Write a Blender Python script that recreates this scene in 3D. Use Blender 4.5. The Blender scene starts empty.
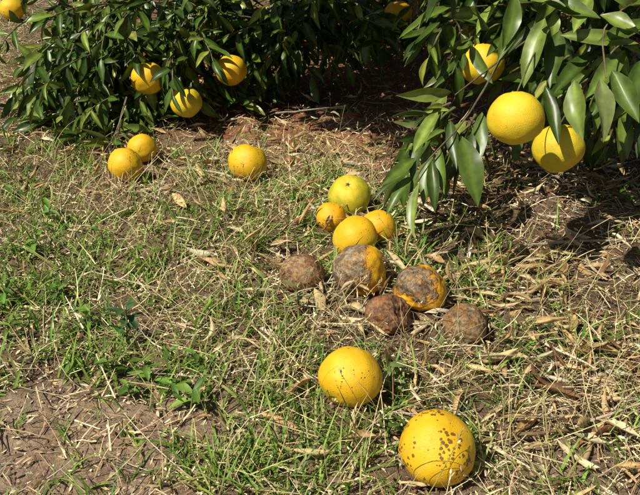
import bpy, bmesh, math, random
import numpy as np
from mathutils import Vector, noise, Matrix
rng=np.random.default_rng(7); random.seed(7)
U=lambda a,b,n=None: rng.uniform(a,b,n)
# ---------------------------------------------------------------- camera frame
H=0.62; TH=math.radians(25.3); S=math.sin(TH); C=math.cos(TH); F=800.0
def down(y): return S+(y-247.5)/F*C
def P(x,y,d):
    v=(y-247.5)/F
    return np.array([(x-320)/F*d, d*(C-v*S), H-d*(S+v*C)])
def G(x,y,z=0.0): return P(x,y,(H-z)/down(y))

# ---------------------------------------------------------------- numpy helpers
def nrm(a): return a/np.maximum(np.linalg.norm(a,axis=-1,keepdims=True),1e-9)
class Waves:
    def __init__(s,seed,wl,amp,n=9):
        r=np.random.default_rng(seed); s.k=[];
        for w,a in zip(wl,amp):
            an=r.uniform(0,6.283,n); f=6.283/(w*r.uniform(.7,1.4,n))
            s.k.append((np.cos(an)*f,np.sin(an)*f,r.uniform(0,6.283,n),a/np.sqrt(n)))
    def __call__(s,x,y):
        x=np.asarray(x,float); y=np.asarray(y,float); o=np.zeros_like(x)
        for kx,ky,ph,a in s.k:
            for i in range(len(kx)): o=o+a*np.sin(kx[i]*x+ky[i]*y+ph[i])
        return o
hw=Waves(1,[1.6,.5,.18,.07,.03],[.016,.007,.005,.0035,.0012])
def hgt(x,y):
    x=np.asarray(x,float); y=np.asarray(y,float)
    f=1/(1+np.exp(-(np.hypot(x,y)-14)/3))
    return hw(x,y)*(1-f)
clump=Waves(3,[.55,.2,.1],[.8,.7,.5])
clump2=Waves(5,[.8,.3,.12],[.8,.7,.5])

def make_obj(name,parts,mats,smooth=True,parent=None):
    V=[];Fc=[];Co=[];M=[];off=0
    for g,col,mi in parts:
        N,R,Cc,_=g.shape
        if N==0: continue
        idx=np.arange(R*Cc).reshape(R,Cc)
        q=np.stack([idx[:-1,:-1],idx[:-1,1:],idx[1:,1:],idx[1:,:-1]],-1).reshape(-1,4)
        f=(q[None]+(np.arange(N)*R*Cc)[:,None,None]).reshape(-1,4)+off
        V.append(g.reshape(-1,3)); Fc.append(f); M.append(np.full(len(f),mi,np.int32))
        c=np.asarray(col,float)
        if c.ndim==2: c=np.broadcast_to(c[:,None,None,:],(N,R,Cc,3))
        Co.append(c.reshape(-1,3)); off+=N*R*Cc
    V=np.concatenate(V).astype(np.float32);Fc=np.concatenate(Fc).astype(np.int32)
    Co=np.concatenate(Co);M=np.concatenate(M)
    me=bpy.data.meshes.new(name)
    me.vertices.add(len(V)); me.vertices.foreach_set('co',V.ravel())
    me.loops.add(Fc.size); me.loops.foreach_set('vertex_index',Fc.ravel())
    me.polygons.add(len(Fc)); me.polygons.foreach_set('loop_start',np.arange(len(Fc),dtype=np.int32)*4)
    me.polygons.foreach_set('material_index',M)
    me.polygons.foreach_set('use_smooth',np.full(len(Fc),smooth))
    me.update(calc_edges=True)
    a=me.color_attributes.new('Col','FLOAT_COLOR','POINT')
    rgba=np.ones((len(V),4),np.float32); rgba[:,:3]=np.clip(Co,0,1); a.data.foreach_set('color',rgba.ravel())
    for m in mats: me.materials.append(m)
    ob=bpy.data.objects.new(name,me); bpy.context.scene.collection.objects.link(ob)
    if parent: ob.parent=parent
    return ob

def leafgrid(base,d,n,L,W,bend,curl,svals,R,prof,wav=0.0):
    d=nrm(d); side=nrm(np.cross(d,n)); n=np.cross(side,d)
    t=np.linspace(0,1,R)[None,:]; b=np.where(np.abs(bend)<1e-3,1e-3,bend)[:,None]
    cu=np.where(np.abs(curl)<1e-3,1e-3,curl)[:,None,None]
    th=b*t; al=L[:,None]*np.sin(th)/b; dr=L[:,None]*(1-np.cos(th))/b
    nt=n[:,None,:]*np.cos(th)[...,None]+d[:,None,:]*np.sin(th)[...,None]
    cen=base[:,None,:]+d[:,None,:]*al[...,None]-n[:,None,:]*dr[...,None]
    w=(W[:,None]*.5*prof(t))[...,None]; s=np.asarray(svals)[None,None,:]
    lat=w*np.sin(s*cu)/cu; lift=w*(1-np.cos(s*cu))/cu
    if wav>0:
        ph=U(0,6.28,(len(L),1,1)); lift=lift+w*wav*np.abs(s)*np.sin(ph+t[...,None]*U(5,12,(len(L),1,1))+s*1.3)
    return cen[:,:,None,:]+side[:,None,None,:]*lat[...,None]+nt[:,:,None,:]*lift[...,None]
pf_leaf=lambda t: np.sin(np.pi*np.clip(t,0,1)**.85)**.95
pf_blade=lambda t: (1-t**2.2)*.95+.05
pf_straw=lambda t: 1-.5*t
def tubes(pts,rad,Cn=7):
    T=nrm(np.gradient(pts,axis=1)); ref=np.zeros_like(T); ref[...,0]=.3; ref[...,1]=1; ref[...,2]=.17
    a=nrm(np.cross(T,ref)); b=np.cross(T,a); an=np.linspace(0,2*np.pi,Cn)
    return pts[:,:,None,:]+rad[:,:,None,None]*(a[:,:,None,:]*np.cos(an)[None,None,:,None]+b[:,:,None,:]*np.sin(an)[None,None,:,None])

# ---------------------------------------------------------------- materials
def newmat(name):
    m=bpy.data.materials.new(name); m.use_nodes=True; nt=m.node_tree; nt.nodes.clear()
    o=nt.nodes.new('ShaderNodeOutputMaterial'); b=nt.nodes.new('ShaderNodeBsdfPrincipled')
    nt.links.new(b.outputs[0],o.inputs[0]); return m,nt,b,o
def ramp(nt,src,stops):
    r=nt.nodes.new('ShaderNodeValToRGB'); e=r.color_ramp.elements
    while len(e)<len(stops): e.new(.5)
    for el,(p,c) in zip(e,stops):
        el.position=p; el.color=(c,c,c,1) if not hasattr(c,'__len__') else (*c,1)
    nt.links.new(src,r.inputs[0]); return r.outputs[0]
def noi(nt,vec,scale,detail=4,rough=.6,dist=0):
    n=nt.nodes.new('ShaderNodeTexNoise'); n.inputs['Scale'].default_value=scale; n.inputs['Detail'].default_value=detail
    n.inputs['Roughness'].default_value=rough; n.inputs['Distortion'].default_value=dist
    if vec: nt.links.new(vec,n.inputs['Vector'])
    return n.outputs[0]
def mix(nt,f,a,b,mode='MIX'):
    m=nt.nodes.new('ShaderNodeMix'); m.data_type='RGBA'; m.blend_type=mode
    for i,v in ((0,f),(6,a),(7,b)):
        if hasattr(v,'is_linked') or hasattr(v,'links'): nt.links.new(v,m.inputs[i])
        elif i==0: m.inputs[0].default_value=v
        else: m.inputs[i].default_value=(*v,1)
    return m.outputs[2]
def mth(nt,op,a,b=0.0):
    m=nt.nodes.new('ShaderNodeMath'); m.operation=op
    for i,v in enumerate((a,b)):
        if isinstance(v,(int,float)): m.inputs[i].default_value=v
        else: nt.links.new(v,m.inputs[i])
    return m.outputs[0]
def bump(nt,b,h,st,dist):
    n=nt.nodes.new('ShaderNodeBump'); n.inputs['Strength'].default_value=st; n.inputs['Distance'].default_value=dist
    nt.links.new(h,n.inputs['Height']); nt.links.new(n.outputs[0],b.inputs['Normal'])
def coord(nt,w='Object'): return nt.nodes.new('ShaderNodeTexCoord').outputs[w]

def attr_mat(name,rough=.8,spec=.3,transl=0.0,nscale=60,namp=(.65,1.25),under=None,bs=0,det=2):
    m,nt,b,o=newmat(name); at=nt.nodes.new('ShaderNodeAttribute'); at.attribute_name='Col'
    co=coord(nt); n=noi(nt,co,nscale,det,.65)
    col=mix(nt,1.0,at.outputs['Color'],ramp(nt,n,[(.3,namp[0]),(.7,namp[1])]),'MULTIPLY')
    if under:
        g=nt.nodes.new('ShaderNodeNewGeometry')
        col=mix(nt,g.outputs['Backfacing'],col,mix(nt,.5,col,under))
    nt.links.new(col,b.inputs['Base Color']); b.inputs['Roughness'].default_value=rough
    b.inputs['Specular IOR Level'].default_value=spec
    if bs: bump(nt,b,noi(nt,co,nscale*3,2),bs,.003)
    if transl>0:
        t=nt.nodes.new('ShaderNodeBsdfTranslucent'); ms=nt.nodes.new('ShaderNodeMixShader')
        tc=mix(nt,1.0,col,(1.0,1.1,.4),'MULTIPLY'); tc2=mix(nt,.5,tc,tc,'ADD')
        nt.links.new(tc2,t.inputs[0]); ms.inputs[0].default_value=transl
        nt.links.new(b.outputs[0],ms.inputs[1]); nt.links.new(t.outputs[0],ms.inputs[2]); nt.links.new(ms.outputs[0],o.inputs[0])
    return m
M_leaf=attr_mat('citrus_leaf',.36,.42,.1,45,(.7,1.25),(.14,.17,.05))
M_bark=attr_mat('bark',.85,.2,0,40,(.6,1.3),None,.6)
M_straw=attr_mat('dry_straw_mat',.75,.3,0,80,(.75,1.2),None,0,1)
M_dry=attr_mat('dry_leaf_mat',.7,.3,0,70,(.55,1.2),None,.5)
M_green=attr_mat('grass_mat',.5,.4,.15,50,(.8,1.2),None,0,1)
M_clod=attr_mat('soil_clod_mat',.95,.1,0,120,(.6,1.3),None,.6)

# ground: colour attribute R = reddish soil, G = bare trodden soil
m,nt,b,o=newmat('soil'); co=coord(nt)
n1=noi(nt,co,2.2,4,.6,.4); n2=noi(nt,co,28,6,.7); n3=noi(nt,co,160,5,.7); n4=noi(nt,co,420,2,.7)
at=nt.nodes.new('ShaderNodeAttribute'); at.attribute_name='Col'
sp=nt.nodes.new('ShaderNodeSeparateColor'); nt.links.new(at.outputs['Color'],sp.inputs[0])
c=mix(nt,ramp(nt,n1,[(.38,0.),(.62,1.)]),(.18,.12,.07),(.25,.17,.105))  # soil under litter coloured darker, deepening the shadow between straws
c=mix(nt,sp.outputs[1],c,mix(nt,ramp(nt,noi(nt,co,14,4,.6),[(.38,0.),(.62,1.)]),(.33,.235,.16),(.46,.35,.25)))
c=mix(nt,ramp(nt,n2,[(.48,0.),(.72,.6)]),c,(.16,.10,.06))
c=mix(nt,sp.outputs[0],c,(.36,.15,.07))
c=mix(nt,1.0,c,ramp(nt,n3,[(.3,.45),(.5,1.),(.72,1.5)]),'MULTIPLY')
c=mix(nt,ramp(nt,n4,[(.6,0.),(.7,.5)]),c,(.5,.4,.27))
nt.links.new(c,b.inputs['Base Color']); b.inputs['Roughness'].default_value=.95; b.inputs['Specular IOR Level'].default_value=.15
hh=mth(nt,'ADD',mth(nt,'MULTIPLY',n2,1.0),mth(nt,'MULTIPLY',n3,.6)); bump(nt,b,hh,.9,.014)
M_soil=m

def blob(x,y,px,py,rx,ry):
    g=G(px,py); return np.exp(-(((x-g[0])/rx)**2+((y-g[1])/ry)**2))
def bare(x,y): return np.clip((1.2*blob(x,y,60,470,.25,.12)+.45*blob(x,y,10,415,.2,.06)+1.1*blob(x,y,300,140,.28,.17)+.4*blob(x,y,560,480,.2,.08))*(1+.25*clump(x*2,y*2)),0,1)
def under(x,y): return 1/(1+np.exp(-(y-(2.1+.25*np.clip(-x,0,2)-.35*np.clip(x-.1,0,.8)))/.05))*1/(1+np.exp(-(x+1.0)/.05))
# ---------------------------------------------------------------- ground sheet
k=np.linspace(-1,1,321); gx=np.sign(k)*(2.2*np.abs(k)+300*np.abs(k)**14)
j=np.linspace(0,1,361); gy=.2+5.2*j+400*j**18
gy=np.concatenate([-np.array([400,150,50,20,8,3,1,.4]),gy])
X,Y=np.meshgrid(gx,gy); Z=hgt(X,Y)
near=np.exp(-((Y-2.8)/1.6)**4)
red=np.clip(under(X,Y)*near*.8+1.0*blob(X,Y,300,136,.34,.19)+.7*blob(X,Y,530,170,.35,.18)+.2*blob(X,Y,60,470,.3,.15),0,1)
red=np.clip(red*(.8+.4*clump(X,Y)),0,.9)
grid=np.stack([X,Y,Z],-1)[None]; gc=np.stack([red,bare(X,Y),red*0],-1)[None]
make_obj('ground',[(grid,gc,0)],[M_soil])

# ---------------------------------------------------------------- fruit layout (ground)
def onground(px,py,rp,flat=1.0):
    d=H/(down(py)+rp/F); r=rp*d/F; c=P(px,py,d); c[2]+=float(hgt(c[0],c[1]))*.8-.002-r*(1-flat)*.9; return c,r
YO=((.88,.49,.014),(.88,.57,.025)); OR=((.88,.43,.012),(.88,.52,.02)); YL=((.82,.64,.035),(.87,.57,.025))
gf=[(437,446,38.5,YO,1.15,0,(-.3,.2,-.9)),(350,385,31.5,YO,.5,0,(.2,.55,.6)),(355,251,22.5,YO,.35,0,(-.5,.5,.6)),(378,238,18,OR,.5,0,(.5,.6,.4)),
    (349,207,21.5,YL,.2,.65,(-.1,-.5,.85)),(331,233,15.5,OR,.7,0,(.5,.5,.5)),(248,167,19.5,YO,.6,0,(.3,.3,.8)),(125,159,17.5,YO,.5,0,(.5,.1,.6)),(142,146,14.5,YO,.2,0,(0,.6,.6)),
    (12,9,12,YO,.2,0,(0,.4,.8))]
rf=[(360,283,27.5,((-.9,-.1,.2),.12),((-.6,-.5,.5),.1,.3),((.17,.11,.06),(.42,.32,.2)),.94,.03),
    (303,284,22.5,((-.1,0,.2),-.9),((.2,-.6,.8),.16,.25),((.18,.09,.04),(.40,.26,.13)),.87,.07),
    (420,304,26.5,((-.3,-.2,.7),.3),((.1,-.3,.9),.16,.3),((.09,.06,.035),(.32,.24,.15)),.9,.055),
    (389,326,23,((-.2,0,.2),-1.3),((.5,-.4,.6),.3,.3),((.15,.065,.03),(.32,.16,.08)),.9,.11),
    (464,336,22.5,((-.1,0,.2),-1.3),((-.2,-.5,.8),.15,.3),((.15,.085,.04),(.34,.23,.12)),.93,.06)]
FX=np.array([list(onground(a[0],a[1],a[2])[0][:2])+[onground(a[0],a[1],a[2])[1]] for a in gf+rf])
def clear(x,y,k=.8):
    ok=np.ones(len(x),bool)
    for fx,fy,fr in FX: ok&=np.hypot(x-fx,y-fy)>fr*k
    return ok
# ---------------------------------------------------------------- scatter
def fan(n,y0=.45,y1=5.2,wf=.62,wa=.25):
    y=U(y0,y1,n)**1.0; x=U(-1,1,n)*(wf*y+wa); return x,y
def keep(x,y,p,k=.85): k=(U(0,1,len(x))<p)&clear(x,y,k); return x[k],y[k]
def pick(cols,n,v=.25,p=None):
    cols=np.asarray(cols,float); i=rng.choice(len(cols),n,p=p); return cols[i]*U(1-v,1+v,(n,1))*U(.94,1.06,(n,3))
def gmask(x,y): return np.clip(1.5*blob(x,y,30,260,.5,.5)+1.3*blob(x,y,50,335,.32,.15)+1.0*blob(x,y,190,290,.35,.3)+1.0*blob(x,y,160,385,.28,.09)+.7*blob(x,y,250,200,.3,.28)+.8*blob(x,y,400,420,.13,.12)+.8*blob(x,y,290,450,.22,.1)+.5*blob(x,y,340,330,.2,.2)+.5*blob(x,y,560,490,.18,.05)+.7*blob(x,y,20,60,.7,.9)+.25*blob(x,y,540,420,.2,.08)+.4*blob(x,y,410,250,.1,.1)+.05,0,1)*(1-.85*bare(x,y))*(1-.9*under(x,y))
def lmask(x,y): return np.clip(1.6*blob(x,y,580,285,.32,.25)+1.1*blob(x,y,640,370,.2,.16)+1.2*blob(x,y,530,240,.38,.22)+1.0*blob(x,y,640,200,.5,.3)+.8*blob(x,y,100,155,.5,.2)+.5*blob(x,y,235,288,.12,.04)+.45*blob(x,y,330,110,.5,.5)+.22*blob(x,y,330,290,.2,.12)+.14*blob(x,y,560,440,.3,.15)+.012,0,1)
STR=[(.76,.59,.34),(.62,.45,.24),(.84,.72,.48),(.33,.21,.11),(.48,.41,.28)]
# lying straw
x,y=fan(90000,.42,4.9); x,y=keep(x,y,np.clip(.68+.35*clump(x,y),.15,1)*(1-.7*bare(x,y))*(1-.75*under(x,y))*(1-.35*gmask(x,y))*(1-.25*lmask(x,y)))
n=len(x); az=U(0,6.283,n); tl=np.abs(rng.normal(0,.26,n))
d=np.stack([np.cos(az)*np.cos(tl),np.sin(az)*np.cos(tl),np.sin(tl)],-1); L=U(.012,.07,n)*U(.5,1.2,n)
nn=nrm(np.stack([rng.normal(0,.5,n),rng.normal(0,.5,n),np.ones(n)],-1))
base=np.stack([x,y,hgt(x,y)+np.abs(rng.normal(0,.009,n))*(1-.6*bare(x,y))+.001],-1)
g=leafgrid(base,d,nn,L,U(.0008,.0026,n),rng.normal(.1,.6,n),U(.3,1.2,n),[-1,0,1],4,pf_straw)
p1=(g,pick(STR,n,.3,[.3,.22,.2,.16,.12]),0)
# chaff
x,y=fan(55000,.42,4.2); x,y=keep(x,y,(1-.3*bare(x,y))*(1-.6*under(x,y))); n=len(x); az=U(0,6.283,n)
d=np.stack([np.cos(az),np.sin(az),rng.normal(0,.3,n)],-1); nn=nrm(np.stack([rng.normal(0,.5,n),rng.normal(0,.5,n),np.ones(n)],-1))
base=np.stack([x,y,hgt(x,y)+U(.0005,.007,n)],-1)
g=leafgrid(base,d,nn,U(.003,.018,n),U(.0012,.005,n),rng.normal(0,.6,n),U(.3,1.5,n),[-1,0,1],4,pf_leaf)
p2=(g,pick(STR+[(.2,.12,.07)],n,.35),0)
make_obj('straw_litter',[p1,p2],[M_straw])
# standing dry stalks
def stalkmask(x,y): return np.clip(1.1*blob(x,y,270,200,.4,.35)+.9*blob(x,y,180,280,.35,.3)+1.0*blob(x,y,330,320,.35,.25)+.5*blob(x,y,560,470,.25,.2)+.85*blob(x,y,330,440,.25,.15)+.7*blob(x,y,90,200,.5,.35)+.5*blob(x,y,640,380,.15,.3)+.6*blob(x,y,420,230,.15,.12)+.08,0,1)*(1-.95*under(x,y))*(1-.8*bare(x,y))
x,y=fan(29000,.42,3.6); x,y=keep(x,y,stalkmask(x,y)*np.clip(.55+.6*clump2(x,y),.08,1)*.8,1.25)
n=len(x); az=U(0,6.283,n); tl=U(.3,1.5,n)
d=np.stack([np.cos(az)*np.cos(tl),np.sin(az)*np.cos(tl),np.sin(tl)],-1); L=U(.03,.13,n)
ok=clear(x+d[:,0]*L*.7,y+d[:,1]*L*.7,1.0); x,y,az,d,L=x[ok],y[ok],az[ok],d[ok],L[ok]; n=len(x)
g=leafgrid(np.stack([x,y,hgt(x,y)],-1),d,np.stack([-np.sin(az),np.cos(az)*.3,U(-.5,.5,n)],-1)+rng.normal(0,.3,(n,3)),L,U(.0008,.002,n),rng.normal(0,.8,n),U(.3,1.,n),[-1,0,1],6,pf_straw)
p1=(g,pick([(.70,.55,.29),(.55,.45,.21),(.42,.46,.14),(.80,.67,.40)],n,.25),0)
tip=g[::3,-1,1,:]; td=nrm(g[::3,-1,1,:]-g[::3,-2,1,:]); hs=[];hc=[]
for kk in range(5):
    bb=tip-td*(kk*.0035); r=rng.normal(0,.5,bb.shape)
    hs.append(leafgrid(bb,td+r,rng.normal(0,1,bb.shape),U(.004,.009,len(bb)),U(.0015,.003,len(bb)),U(-.5,.5,len(bb)),U(.5,1,len(bb)),[-1,0,1],4,pf_leaf)); hc.append(pick([(.65,.55,.33),(.45,.33,.18)],len(bb)))
make_obj('dry_grass',[p1,(np.concatenate(hs),np.concatenate(hc),0)],[M_straw])
# green grass tufts
x,y=fan(13500,.42,4.6,.66); x,y=keep(x,y,gmask(x,y)*np.clip(.65+.6*clump(y,x),.12,1),1.15)
cnt=rng.integers(4,14,len(x)); tx=np.repeat(x,cnt)+rng.normal(0,.012,cnt.sum()); ty=np.repeat(y,cnt)+rng.normal(0,.012,cnt.sum()); hs_=np.repeat(U(.45,1.15,len(x)),cnt)
n=len(tx); az=U(0,6.283,n); tl=U(.3,1.45,n)
d=np.stack([np.cos(az)*np.cos(tl),np.sin(az)*np.cos(tl),np.sin(tl)],-1)
nn=np.stack([-np.cos(az)*np.sin(tl),-np.sin(az)*np.sin(tl),np.cos(tl)],-1)+rng.normal(0,.25,(n,3))
L=U(.02,.08,n)*hs_; ok=clear(tx,ty,.95)&clear(tx+d[:,0]*L*.7,ty+d[:,1]*L*.7,.95)
g=leafgrid(np.stack([tx,ty,hgt(tx,ty)],-1)[ok],d[ok],nn[ok],L[ok],U(.0018,.0042,ok.sum()),U(.2,1.6,ok.sum()),U(.3,.9,ok.sum()),[-1,0,1],5,pf_blade)
GR=[(.11,.23,.02),(.18,.32,.035),(.07,.15,.018),(.26,.36,.06),(.18,.31,.04),(.38,.38,.13)]
make_obj('grass',[(g,pick(GR,len(g),.25),0)],[M_green])
# broadleaf weeds
def weed(px,py,sz,nl,hh,cols,lw=.38,name='weed'):
    g0=G(px,py); n=nl; az=np.arange(n)*2.4+U(0,1,n); z=np.linspace(.15,1,n)*hh
    st=np.stack([np.full(n,g0[0]),np.full(n,g0[1]),hgt(*g0[:2])+z],-1)
    lean=rng.normal(0,.2,2); st[:,0]+=lean[0]*z; st[:,1]+=lean[1]*z
    el=U(-.1,.9,n); d=np.stack([np.cos(az)*np.cos(el),np.sin(az)*np.cos(el),np.sin(el)],-1)
    nn=np.stack([-np.cos(az)*np.sin(el),-np.sin(az)*np.sin(el),np.cos(el)],-1)+rng.normal(0,.15,(n,3))
    L=U(.6,1.2,n)*sz; g=leafgrid(st,d,nn,L,L*lw*U(.8,1.2,n),U(.2,1.2,n),U(.4,1.0,n),[-1,-.5,0,.5,1],8,pf_leaf,.2)
    stem=np.linspace(0,1,8)[:,None]*np.array([lean[0]*hh,lean[1]*hh,hh])+np.array([g0[0],g0[1],hgt(*g0[:2])])
    make_obj(name,[(g,pick(cols,n,.2),0),(tubes(stem[None],np.full((1,8),.0012)),np.array([[.2,.25,.08]]),0)],[M_green])
WC=[(.12,.24,.03),(.17,.30,.04),(.08,.16,.025)]
for a in [(128,352,.03,14,.06,[(.06,.15,.04),(.05,.11,.03)]),(112,385,.028,10,.035,WC),(150,392,.028,10,.03,WC),(192,428,.034,8,.02,WC),(172,408,.027,9,.025,WC),(205,385,.022,8,.03,WC),(175,372,.022,8,.03,WC),(395,405,.03,6,.04,[(.22,.3,.1)]),(30,255,.028,12,.04,WC),(60,300,.024,12,.03,WC),(20,340,.024,12,.03,WC),(45,225,.028,12,.04,WC),(5,300,.028,12,.03,WC),(90,330,.024,10,.03,WC),(250,470,.018,8,.03,WC),(300,330,.02,10,.05,[(.2,.27,.1)]),(15,200,.03,10,.05,WC),(630,215,.03,6,.04,WC),(472,478,.022,6,.015,[(.35,.45,.08)]),(525,400,.018,8,.03,WC),(105,250,.026,10,.04,WC),(218,250,.018,10,.06,WC),(590,360,.016,7,.03,WC),(80,375,.022,9,.02,WC),(130,405,.022,9,.02,WC),(395,440,.02,8,.03,WC),(270,420,.02,8,.04,WC)]: weed(*a)
g0=G(441,368); 
gg=leafgrid(np.array([g0,G(446,402)]),np.array([[-.05,.25,1.],[0,-.1,1.]]),np.array([[.1,-1.,.25],[.3,-1,.1]]),np.array([.055,.045]),np.array([.017,.012]),np.array([.3,-.4]),np.array([.6,.7]),[-1,-.5,0,.5,1],9,pf_leaf,.1)
make_obj('weed_sprout',[(gg,np.array([[.25,.36,.12],[.4,.42,.25]]),0)],[M_green])

# dry curled citrus leaves
x,y=fan(19000,.5,4.6); x,y=keep(x,y,lmask(x,y)*np.clip(.75+.5*clump2(x,y),.2,1),1.0); 
ex=[(240,292),(228,286),(252,295),(262,370),(245,362),(212,438),(230,430),(250,365),(515,300),(540,303),(590,281),(610,283),(560,190),(480,275),(500,365),(600,365),(505,320),(525,315)]
x=np.append(x,[G(*e)[0] for e in ex]); y=np.append(y,[G(*e)[1] for e in ex])
n=len(x); az=rng.normal(.15,.9,n)+np.pi*(U(0,1,n)>.5); tl=rng.normal(.05,.2,n)
d=np.stack([np.cos(az)*np.cos(tl),np.sin(az)*np.cos(tl),np.sin(tl)],-1)
nn=nrm(np.stack([rng.normal(0,.6,n),rng.normal(-.1,.6,n),np.ones(n)*np.sign(U(-.5,1,n))],-1)); L=U(.022,.064,n)
base=np.stack([x,y,hgt(x,y)+U(.004,.022,n)],-1)
g=leafgrid(base,d,nn,L,L*U(.2,.42,n),rng.normal(.2,.7,n),U(1.4,3.1,n),[-1,-.6,-.2,.2,.6,1],9,pf_leaf,.25)
make_obj('dead_leaves',[(g,pick([(.68,.49,.25),(.76,.60,.35),(.54,.35,.15),(.60,.41,.19),(.28,.15,.07),(.76,.65,.45)],n,.2,[.24,.22,.15,.17,.1,.12]),0)],[M_dry])
# twigs
x,y=fan(500,.5,4.5); ex=[((500,305),(565,303)),((400,278),(455,240)),((380,345),(350,310)),((560,282),(635,284)),((205,450),(232,420)),((275,115),(345,112)),((480,440),(585,436)),((520,245),(640,235))]
n=len(x); az=U(0,6.28,n); L=U(.03,.14,n); t=np.linspace(0,1,8)
pts=np.stack([x,y,hgt(x,y)+.006],-1)[:,None,:]+np.stack([np.cos(az),np.sin(az),rng.normal(0,.08,n)],-1)[:,None,:]*(L[:,None]*t)[...,None]
pts=pts+np.cumsum(rng.normal(0,.0018,pts.shape),1)
for a_,b_ in ex:
    A=G(*a_,.018);B=G(*b_,.018); q=A+(B-A)*t[:,None]+np.cumsum(rng.normal(0,.002,(8,3)),0); pts=np.concatenate([pts,q[None]])
n=len(pts); r=U(.0008,.0024,n); r[-8:]=.0032
make_obj('fallen_twigs',[(tubes(pts,r[:,None]*np.linspace(1,.6,8)[None]),pick([(.36,.28,.2),(.5,.42,.31),(.25,.17,.1),(.6,.5,.35)],n),0)],[M_bark])
# clods + crumbs
def rocks(x,y,sz,col):
    n=len(x); la=np.linspace(-np.pi/2,np.pi/2,5); lo=np.linspace(0,2*np.pi,8)
    u=np.stack([np.cos(la)[:,None]*np.cos(lo),np.cos(la)[:,None]*np.sin(lo),np.sin(la)[:,None]*np.ones(8)],-1)
    rr=U(.7,1.25,(n,5,8)); rr[:,:,-1]=rr[:,:,0]; rr[:,0]=rr[:,0,:1]; rr[:,-1]=rr[:,-1,:1]
    sc=np.stack([U(.7,1.3,n),U(.7,1.3,n),U(.35,.6,n)],-1)*sz[:,None]
    g=u[None]*rr[...,None]*sc[:,None,None,:]+np.stack([x,y,hgt(x,y)-sz*.1],-1)[:,None,None,:]
    return (g,col,0)
x,y=fan(24000,.42,3.5); p=bare(x,y); x,y=keep(x,y,.25+.75*p); n=len(x)
pA=rocks(x,y,U(.001,.005,n)*U(.4,1.4,n),pick([(.42,.31,.21),(.28,.19,.12),(.48,.37,.26),(.31,.18,.1)],n))
g0=G(300,125); x=rng.normal(g0[0],.25,60); y=rng.normal(g0[1],.18,60)
pB=rocks(x,y,U(.004,.022,60),pick([(.36,.15,.07),(.32,.14,.07),(.36,.2,.11)],60))
g0=G(530,175); x=rng.normal(g0[0],.3,50); y=rng.normal(g0[1],.2,50)
pC=rocks(x,y,U(.005,.022,50),pick([(.32,.13,.065),(.28,.12,.06)],50))
make_obj('soil_clods',[pA,pB,pC],[M_clod])

# ---------------------------------------------------------------- fruit
def fruit_mat(name,c1,c2,spots=0.,rot=None,rotc=((.13,.065,.03),(.26,.19,.12)),green=0.,seed=0):
    m,nt,b,o=newmat(name); co0=coord(nt); mp=nt.nodes.new('ShaderNodeMapping'); nt.links.new(co0,mp.inputs[0])
    mp.inputs['Location'].default_value=(seed*.37,seed*.21,seed*.13); co=mp.outputs[0]
    col=mix(nt,ramp(nt,noi(nt,co,22,3),[(.35,0.),(.65,1.)]),c1,c2)
    if green>0: col=mix(nt,ramp(nt,noi(nt,co,30,3),[(.4,0.),(.6,green)]),col,(.3,.40,.03))
    col=mix(nt,ramp(nt,noi(nt,co,150,4,.7),[(.6,0.),(.72,.5)]),col,(.45,.22,.04))
    if spots>0:
        v=nt.nodes.new('ShaderNodeTexVoronoi'); v.inputs['Scale'].default_value=190; nt.links.new(co,v.inputs['Vector'])
        wob=mth(nt,'ADD',v.outputs['Distance'],mth(nt,'MULTIPLY',mth(nt,'SUBTRACT',noi(nt,co,400,3),.5),.5))
        thr=mth(nt,'MULTIPLY',ramp(nt,noi(nt,co,32,2),[(.38,0.),(.6,1.)]),.42*spots)
        sp=ramp(nt,mth(nt,'ADD',mth(nt,'SUBTRACT',thr,wob),.5),[(.48,0.),(.56,1.)]); col=mix(nt,mth(nt,'MULTIPLY',sp,.88),col,(.14,.06,.02))
    hb=mth(nt,'MULTIPLY',noi(nt,co,700,2),.4)
    if rot:
        dv,th=rot; dot=nt.nodes.new('ShaderNodeVectorMath'); dot.operation='DOT_PRODUCT'; nt.links.new(co0,dot.inputs[0]); dot.inputs[1].default_value=tuple(np.array(dv)/.04)
        s=mth(nt,'ADD',dot.outputs['Value'],mth(nt,'MULTIPLY',mth(nt,'SUBTRACT',noi(nt,co,40,5,.6),.5),2.2))
        mk=ramp(nt,mth(nt,'ADD',mth(nt,'SUBTRACT',s,th),.5),[(.35,0.),(.65,1.)])
        rc=mix(nt,ramp(nt,noi(nt,co,55,5,.7),[(.42,0.),(.6,1.)]),rotc[0],rotc[1])
        rc=mix(nt,ramp(nt,noi(nt,co,65,4,.6),[(.53,0.),(.63,.7)]),rc,(.36,.15,.035))
        rc=mix(nt,ramp(nt,noi(nt,co,95,4,.6,.5),[(.56,0.),(.64,.55)]),rc,(.2,.2,.14))
        rc=mix(nt,1.0,rc,ramp(nt,noi(nt,co,220,4,.65),[(.3,.55),(.7,1.35)]),'MULTIPLY')
        edge=ramp(nt,mth(nt,'ADD',mth(nt,'SUBTRACT',s,th),.5),[(.1,0.),(.4,.8)])
        col=mix(nt,edge,col,(.62,.25,.03)); col=mix(nt,mk,col,rc)
        rg=nt.nodes.new('ShaderNodeMapRange'); nt.links.new(mk,rg.inputs[0]); rg.inputs[3].default_value=.45; rg.inputs[4].default_value=.65
        nt.links.new(rg.outputs[0],b.inputs['Roughness'])
        hb=mth(nt,'ADD',hb,mth(nt,'MULTIPLY',mth(nt,'MULTIPLY',noi(nt,co,90,4,.65),mk),2.5))
    else: b.inputs['Roughness'].default_value=.45
    nt.links.new(col,b.inputs['Base Color']); b.inputs['Specular IOR Level'].default_value=.4
    bump(nt,b,hb,.8,.0022); return m
M_cal,_nt,_b,_=newmat('calyx'); _b.inputs['Base Color'].default_value=(.16,.17,.06,1); _b.inputs['Roughness'].default_value=.8
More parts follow.
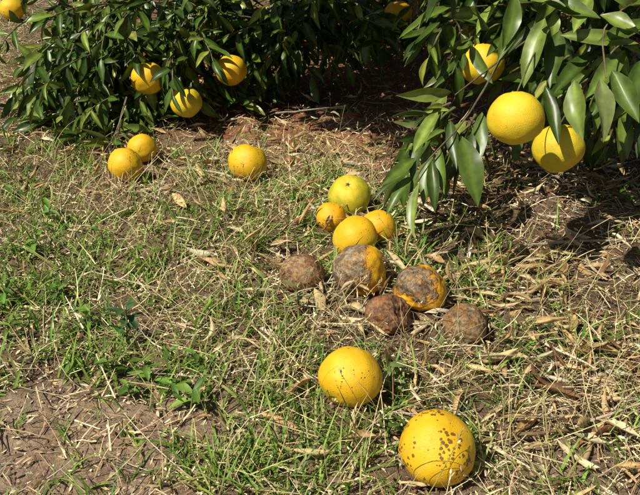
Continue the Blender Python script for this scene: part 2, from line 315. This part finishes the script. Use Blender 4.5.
fi=[0]
def fruit(name,cen,r,mat,axis=(0,0,1),dents=(),squash=.95,lump=.03,flat=1.0,wr=0.0):
    fi[0]+=1; sd=fi[0]*3.7
    bm=bmesh.new(); bmesh.ops.create_uvsphere(bm,u_segments=72,v_segments=48,radius=1.0)
    ax=Vector(axis).normalized(); R=Vector((0,0,1)).rotation_difference(ax).to_matrix()
    for v in bm.verts:
        p=v.co.copy(); q=p.z
        k=1+lump*noise.noise(p*1.3+Vector((sd,0,0)))+.012*noise.noise(p*4+Vector((0,sd,0)))
        k-=.09*math.exp(-((1-q)/.035))+.03*math.exp(-((1+q)/.02))
        k-=.012*max(0,q-.55)*(1+math.cos(math.atan2(p.y,p.x)*7+sd))
        if wr: k-=wr*(abs(noise.noise(p*2.6+Vector((sd,sd,0))))*-1.2+.3)+wr*.5*noise.noise(p*7+Vector((0,sd,sd)))
        p*=k; p.z*=squash; p=R@p
        for dv,dep,wd in dents:
            dd=Vector(dv).normalized(); cc=p.normalized().dot(dd)
            if cc>0: p-=dd*dep*math.exp(-((1-cc)/wd))*(1+.5*noise.noise(p*5+Vector((0,0,sd))))
        if flat<1:
            p.z=p.z*flat
            if p.z<0: e=1+.14*min(1,-p.z/flat)*(1-flat)*3; p.x*=e; p.y*=e
        v.co=p*r
    for f in bm.faces: f.smooth=True
    top=.86*squash; ring=[]
    tf=lambda q: (lambda w: Vector((w.x,w.y,w.z*flat))*r)(R@Vector(q))
    for i in range(10):
        a=i*math.pi/5; rad=.17 if i%2==0 else .08
        ring.append(bm.verts.new(tf((math.cos(a)*rad,math.sin(a)*rad,top+(.05 if i%2==0 else .035)))))
    ct=bm.verts.new(tf((0,0,top+.075)))
    for i in range(10):
        f=bm.faces.new((ct,ring[i],ring[(i+1)%10])); f.material_index=1
    r1=[bm.verts.new(tf((math.cos(a)*.045,math.sin(a)*.045,top+.04))) for a in [i*math.pi/3 for i in range(6)]]
    r2=[bm.verts.new(tf((math.cos(a)*.035,math.sin(a)*.035,top+.14))) for a in [i*math.pi/3 for i in range(6)]]
    for i in range(6):
        f=bm.faces.new((r1[i],r1[(i+1)%6],r2[(i+1)%6],r2[i])); f.material_index=1
    f=bm.faces.new(r2); f.material_index=1
    me=bpy.data.meshes.new(name); bm.to_mesh(me); bm.free(); me.materials.append(mat); me.materials.append(M_cal)
    ob=bpy.data.objects.new(name,me); bpy.context.scene.collection.objects.link(ob); ob.location=cen; return ob
for i,(a,b_,rp,cc,sp,gr,ax) in enumerate(gf):
    c,r=onground(a,b_,rp); fruit('orange',c,r,fruit_mat('orange_peel',*cc,spots=sp,green=gr,seed=i+1),ax,lump=.06)
for i,(a,b_,rp,rot,dn,rc,fl,wr) in enumerate(rf):
    c,r=onground(a,b_,rp,fl); fruit('rotten_orange',c,r,fruit_mat('rotten_peel',*OR,spots=.6,rot=rot,rotc=rc,seed=20+i),(.3,.6,.5),[dn,((.9,-.2,.3),.08,.2),((-.5,-.7,.1),.08,.12)],.95,.12,fl,wr)
hang=[(516,118,28.5,1.19,YL,.15,.0),(558,148,25.5,1.33,YL,.3,.25),(482,64,22,1.53,YL,.2,.0),(186,102,16,2.1,YL,.1,.2),(148,78,17,2.08,YO,.1,0),(231,70,16,2.2,YO,.1,0),(207,22,12,2.32,YO,.1,0),(606,40,20,1.75,OR,.1,0),(398,14,14,2.3,OR,.1,0)]
for i,(a,b_,rp,d,cc,sp,gr) in enumerate(hang):
    c=P(a,b_,d); r=rp*d/F; c[2]=max(c[2],r*.95); fruit('orange',c,r,fruit_mat('orange_peel',*cc,spots=sp,green=gr,seed=40+i),(rng.normal(0,.2),rng.normal(.1,.2),1),lump=.06)

# ---------------------------------------------------------------- trees
LC=[(.05,.09,.012),(.065,.115,.015),(.034,.06,.01),(.12,.17,.025),(.20,.24,.04)]
LP=[.26,.25,.2,.19,.10]
class Tree:
    def __init__(s): s.B=[];s.D=[];s.N=[];s.L=[];s.W=[];s.K=[];s.tw=[];s.tr=[]
    def sprig(s,o,d,ln,nl,droop=.8,lsz=.085,out=None,wr=(.26,.38)):
        o=np.array(o,float); d=nrm(np.array(d,float)); pts=[o]; cur=d.copy()
        for i in range(7):
            cur=nrm(cur+np.array([0,0,-droop*.14])+rng.normal(0,.07,3)); pts.append(pts[-1]+cur*ln/7)
        pts=np.array(pts); pts[:,2]=np.maximum(pts[:,2],.02); s.tw.append(pts); s.tr.append(np.linspace(.0028,.0012,8))
        ph=U(0,6.28)
        for i in range(nl):
            f=.12+.88*i/max(1,nl-1); q=f*7; a=min(int(q),6); p=pts[a]+(pts[a+1]-pts[a])*(q-a); tg=nrm(pts[a+1]-pts[a])
            e1=nrm(np.cross(tg,[.1,.2,1.])); e2=np.cross(tg,e1); an=ph+i*2.4
            rad=e1*math.cos(an)+e2*math.sin(an)
            ld=nrm(tg*U(.3,.9)+rad*U(.5,.9)+np.array([0,0,-U(.0,.5)])+(0 if i<nl-1 else 1)*tg*2)
            nn=np.array([-.25,-.4,1.])*.8+rad*.3+rng.normal(0,.55,3)
            if out is not None: nn=nn+out*.5
            s.B.append(p); s.D.append(ld); s.N.append(nn); l=lsz*U(.6,1.2); s.L.append(l); s.W.append(l*U(*wr))
    def leaf(s,A,B,w,col=None,nv=(-.35,-.7,.7)):
        s.B.append(A); s.D.append(B-A); s.N.append(np.array(nv)+rng.normal(0,.35,3)); s.L.append(np.linalg.norm(B-A)*1.03); s.W.append(w); s.K.append((len(s.B)-1,col))
    def build(s,name,trunk,limbs):
        root=bpy.data.objects.new(name,None); bpy.context.scene.collection.objects.link(root)
        B=np.array(s.B);D=np.array(s.D);N_=np.array(s.N);L=np.array(s.L);W=np.array(s.W); n=len(B)
        col=pick(LC,n,.2,LP)
        for i,c in s.K:
            if c is not None: col[i]=np.array(c)
        low=B[:,2]<.6
        tipz=B[:,2]+nrm(D)[:,2]*L; fix=tipz<.015; D=nrm(D); D[fix,2]+= (.03-tipz[fix])/L[fix]
        bend=U(-.1,1.1,n); curl=U(.4,1.4,n)
        for i,c in s.K: bend[i]=U(.1,.8); curl[i]=U(.4,1.0)
        parts=[]
        for sel,R,sv in ((low,9,[-1,-.55,-.07,.07,.55,1]),(~low,5,[-1,0,1])):
            if sel.sum()==0: continue
            g=leafgrid(B[sel],D[sel],N_[sel],L[sel],W[sel],bend[sel],curl[sel],sv,R,pf_leaf,.18)
            c=np.broadcast_to(col[sel][:,None,None,:],g.shape).copy()
            if len(sv)==6: c[:,:,2:4]*=1.5
            parts.append((g,c,0))
        make_obj('leaves',parts,[M_leaf],parent=root)
        tw=np.array(s.tw); tr=np.array(s.tr); q=[(tubes(tw,tr,5),pick([(.12,.14,.05),(.2,.16,.1),(.16,.12,.07)],len(tw)),0)]
        make_obj('twigs',q,[M_bark],parent=root)
        lp=[];lr=[]
        for pts,r0,r1 in [trunk]+limbs:
            pts=np.array(pts,float); t=np.linspace(0,len(pts)-1,16); ii=np.minimum(t.astype(int),len(pts)-2); f=(t-ii)[:,None]
            c_=pts[ii]*(1-f)+pts[ii+1]*f
            for _ in range(2): c_[1:-1]=(c_[:-2]+c_[1:-1]*2+c_[2:])/4
            c_[1:-1]+=rng.normal(0,.006,(14,3)); lp.append(c_); lr.append(np.linspace(r0,r1,16)*U(.93,1.07,16))
        make_obj('trunk_and_limbs',[(tubes(np.array(lp),np.array(lr),13),pick([(.2,.15,.11)],len(lp),.1),0)],[M_bark],parent=root)
        return root
def canopy(T,cx,cy,R,top,n,zmin=.14):
    lob=U(0,6.28,3)
    for i in range(n):
        az=U(0,6.283); z=zmin+(top-zmin)*U(0,1)**1.1; k=(z-.5)/(top-.5) if z>.5 else 0
        pr=math.sqrt(max(0.02,1-k**2.2))
        rr=R*pr*(1+.07*math.sin(3*az+lob[0])+.05*math.sin(7*az+lob[1]+z*4))*(1-.55*U(0,1)**2.2)
        o=np.array([cx+math.cos(az)*rr,cy+math.sin(az)*rr,z]); out=np.array([math.cos(az),math.sin(az),.2])
        T.sprig(o,out+rng.normal(0,.35,3),U(.16,.34),rng.integers(7,12),U(.3,1.6),.095,out,(.3,.44))
def limbset(cx,cy,R,h0,n):
    L=[]
    for i in range(n):
        a=i*6.283/n+U(-.3,.3); e=U(.3,1.6); L.append(([(cx,cy,h0-.05),(cx+math.cos(a)*R*.3,cy+math.sin(a)*R*.3,h0+.25*e+.1),(cx+math.cos(a)*R*.6,cy+math.sin(a)*R*.6,h0+.6*e+.1),(cx+math.cos(a)*R*.9,cy+math.sin(a)*R*.9,h0+.7*e)],.032,.008))
    return L
# left / back tree
A=Tree(); ax_,ay_=.35,3.75
canopy(A,ax_,ay_,1.45,2.3,850)
def skirt(T,pts,n,sp=28,dm=.12,dirx=-.3,ln=(.12,.24)):
    for i in range(n):
        px,py,d=pts[rng.integers(len(pts))]
        o=P(px+rng.normal(0,sp),py+rng.normal(0,sp*.55),d+rng.normal(0,dm)); o[2]=max(o[2],.05)
        T.sprig(o,np.array([dirx+rng.normal(0,.5),-.7+rng.normal(0,.3),.1+rng.normal(0,.3)]),U(*ln),rng.integers(7,12),U(.5,1.7),.078,np.array([-.3,-.6,.3]))
skirt(A,[(80,40,2.3),(105,30,2.3),(100,60,2.25),(130,20,2.3),(130,65,2.25),(125,88,2.17),(115,95,2.15),(170,45,2.3),(175,20,2.3),(190,55,2.3),(215,35,2.3),(250,20,2.4),(250,40,2.4),(285,15,2.45),(290,30,2.45),(320,8,2.5),(330,18,2.55),(360,5,2.6),(120,5,2.3),(200,0,2.35),(250,0,2.4),(300,-5,2.5),(350,-10,2.5)],235,15,.1)
skirt(A,[(80,60,2.2),(65,55,2.2)],8,6,.05,-1.0)
skirt(A,[(400,5,2.9),(450,0,3.0),(350,-5,2.9),(430,-15,2.9),(500,-5,3.0)],50,18,.2)
A.build('orange_tree',([(ax_,ay_,-.03),(ax_+.02,ay_,.2),(ax_-.03,ay_+.02,.45)],.085,.065),limbset(ax_,ay_,1.4,.4,8))
# right tree
B=Tree(); bx,by=2.15,2.45
canopy(B,bx,by,1.4,2.2,750)
# unseen boughs added above the frame to cast shade between the trees
cnt_=0
while cnt_<520:
    o=np.array([U(-.5,1.15),U(1.24,2.5),U(.8,1.15)])
    if o[0]<.05 and o[1]<1.38+.75*(.05-o[0]): continue
    cnt_+=1
    B.sprig(o,np.array([-.3+rng.normal(0,.7),rng.normal(0,.7),.1+rng.normal(0,.25)]),U(.14,.24),rng.integers(8,12),U(.1,.6),.1,np.array([-.3,-.3,.9]),(.38,.5))
skirt(B,[(520,10,1.7),(560,20,1.6),(600,10,1.6),(640,20,1.55),(660,60,1.6),(560,50,1.75),(610,60,1.7),(480,-5,1.8),(450,-10,1.8),(640,80,1.75),(520,-20,1.6),(580,-30,1.5),(640,-40,1.5),(700,0,1.6),(700,80,1.7)],85,14,.1,-.5,(.1,.2))
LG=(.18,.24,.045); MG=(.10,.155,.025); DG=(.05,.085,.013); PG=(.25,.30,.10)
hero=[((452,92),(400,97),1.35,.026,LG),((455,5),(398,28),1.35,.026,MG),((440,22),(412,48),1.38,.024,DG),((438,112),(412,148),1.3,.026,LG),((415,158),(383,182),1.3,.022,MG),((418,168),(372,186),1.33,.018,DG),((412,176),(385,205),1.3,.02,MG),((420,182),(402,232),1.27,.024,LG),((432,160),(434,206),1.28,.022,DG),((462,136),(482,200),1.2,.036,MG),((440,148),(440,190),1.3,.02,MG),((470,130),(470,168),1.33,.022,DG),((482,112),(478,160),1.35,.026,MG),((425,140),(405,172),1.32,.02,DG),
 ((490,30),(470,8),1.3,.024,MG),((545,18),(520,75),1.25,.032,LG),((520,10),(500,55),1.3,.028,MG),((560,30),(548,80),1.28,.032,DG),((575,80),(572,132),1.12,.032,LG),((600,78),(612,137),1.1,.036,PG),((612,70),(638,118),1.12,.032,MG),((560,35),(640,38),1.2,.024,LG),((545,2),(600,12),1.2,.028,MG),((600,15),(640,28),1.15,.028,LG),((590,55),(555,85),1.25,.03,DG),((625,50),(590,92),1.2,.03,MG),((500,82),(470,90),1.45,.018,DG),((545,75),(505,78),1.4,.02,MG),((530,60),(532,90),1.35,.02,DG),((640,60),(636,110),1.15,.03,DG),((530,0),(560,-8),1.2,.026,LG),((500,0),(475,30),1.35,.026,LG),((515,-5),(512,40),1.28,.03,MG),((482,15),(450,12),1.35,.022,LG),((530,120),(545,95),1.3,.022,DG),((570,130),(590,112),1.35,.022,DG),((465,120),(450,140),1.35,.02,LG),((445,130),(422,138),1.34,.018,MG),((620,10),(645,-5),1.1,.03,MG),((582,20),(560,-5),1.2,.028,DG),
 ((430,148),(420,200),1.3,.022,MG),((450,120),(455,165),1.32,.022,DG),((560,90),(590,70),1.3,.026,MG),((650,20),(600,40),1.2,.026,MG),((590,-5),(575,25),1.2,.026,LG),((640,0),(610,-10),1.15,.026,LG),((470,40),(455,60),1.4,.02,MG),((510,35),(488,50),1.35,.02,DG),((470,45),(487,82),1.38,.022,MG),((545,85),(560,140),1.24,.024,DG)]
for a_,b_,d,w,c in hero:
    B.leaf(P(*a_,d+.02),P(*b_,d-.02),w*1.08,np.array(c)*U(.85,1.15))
def twig(T,pp,r0=.0035,r1=.0013):
    pts=np.array([P(*p) for p in pp]); t=np.linspace(0,len(pts)-1,8); ii=np.minimum(t.astype(int),len(pts)-2); f=(t-ii)[:,None]
    q=pts[ii]*(1-f)+pts[ii+1]*f
    q[1:-1]=(q[:-2]+q[1:-1]+q[2:])/3
    T.tw.append(q); T.tr.append(np.linspace(r0,r1,8))
twig(B,[(640,-10,1.5),(560,15,1.4),(500,60,1.38),(455,95,1.36)],.0028); twig(B,[(500,60,1.38),(465,125,1.32),(430,155,1.3),(415,180,1.3)],.002,.001)
twig(B,[(560,15,1.4),(535,50,1.25),(517,92,1.2)],.002); twig(B,[(660,10,1.4),(600,60,1.25),(575,100,1.3),(560,124,1.33)],.002); twig(B,[(660,-10,1.3),(600,20,1.15),(606,78,1.1)],.0018,.001); twig(B,[(560,0,1.4),(500,5,1.35),(450,8,1.35)],.002,.001)
twig(B,[(520,20,1.5),(490,25,1.52),(482,42,1.53)],.002)
for i in range(34):
    px,py,d=[(455,105,1.36),(470,115,1.38),(440,135,1.36),(560,55,1.45),(455,20,1.45),(590,80,1.4),(620,95,1.45),(640,60,1.4)][i%8]
    B.sprig(P(px+rng.normal(0,8),py+rng.normal(0,6),d+U(0,.1)),np.array([-.5+rng.normal(0,.4),-.1+rng.normal(0,.3),-.3+rng.normal(0,.3)]),U(.05,.1),rng.integers(4,7),1.2,.07)
B.build('orange_tree',([(bx,by,-.03),(bx+.02,by,.2),(bx-.03,by+.02,.45)],.085,.065),limbset(bx,by,1.35,.4,8)+[([(bx,by,.4),(1.5,2.2,.8),(.9,2.0,1.0),(-.3,1.95,1.05)],.035,.008),([(bx,by,.4),(1.5,1.9,.8),(.9,1.6,1.0),(.1,1.45,1.05)],.03,.008)])  # last two limbs added out of view to carry the shade-casting boughs

# ---------------------------------------------------------------- light
sd=Vector((-.52,-.42,.86)).normalized()
w=bpy.data.worlds.new('World'); bpy.context.scene.world=w; w.use_nodes=True; nt=w.node_tree
sky=nt.nodes.new('ShaderNodeTexSky'); sky.sky_type='NISHITA'; sky.sun_disc=False
sky.sun_elevation=math.asin(sd.z); sky.sun_rotation=math.atan2(sd.x,sd.y)
bg=nt.nodes['Background']; nt.links.new(sky.outputs[0],bg.inputs[0]); bg.inputs[1].default_value=.05
l=bpy.data.lights.new('sun','SUN'); l.energy=5.0; l.angle=math.radians(.5); l.color=(1,.94,.81)
lo=bpy.data.objects.new('sun',l); bpy.context.scene.collection.objects.link(lo); lo.rotation_euler=sd.to_track_quat('Z','Y').to_euler(); lo.location=sd*20
cam=bpy.data.cameras.new('camera'); cam.lens=45; cam.sensor_width=36; cam.clip_start=.02; cam.clip_end=2000
co_=bpy.data.objects.new('camera',cam); bpy.context.scene.collection.objects.link(co_); co_.location=(0,0,H); co_.rotation_euler=(math.pi/2-TH,0,0)
bpy.context.scene.camera=co_
vs=bpy.context.scene.view_settings; vs.view_transform='Standard'; vs.look='None'; vs.exposure=0
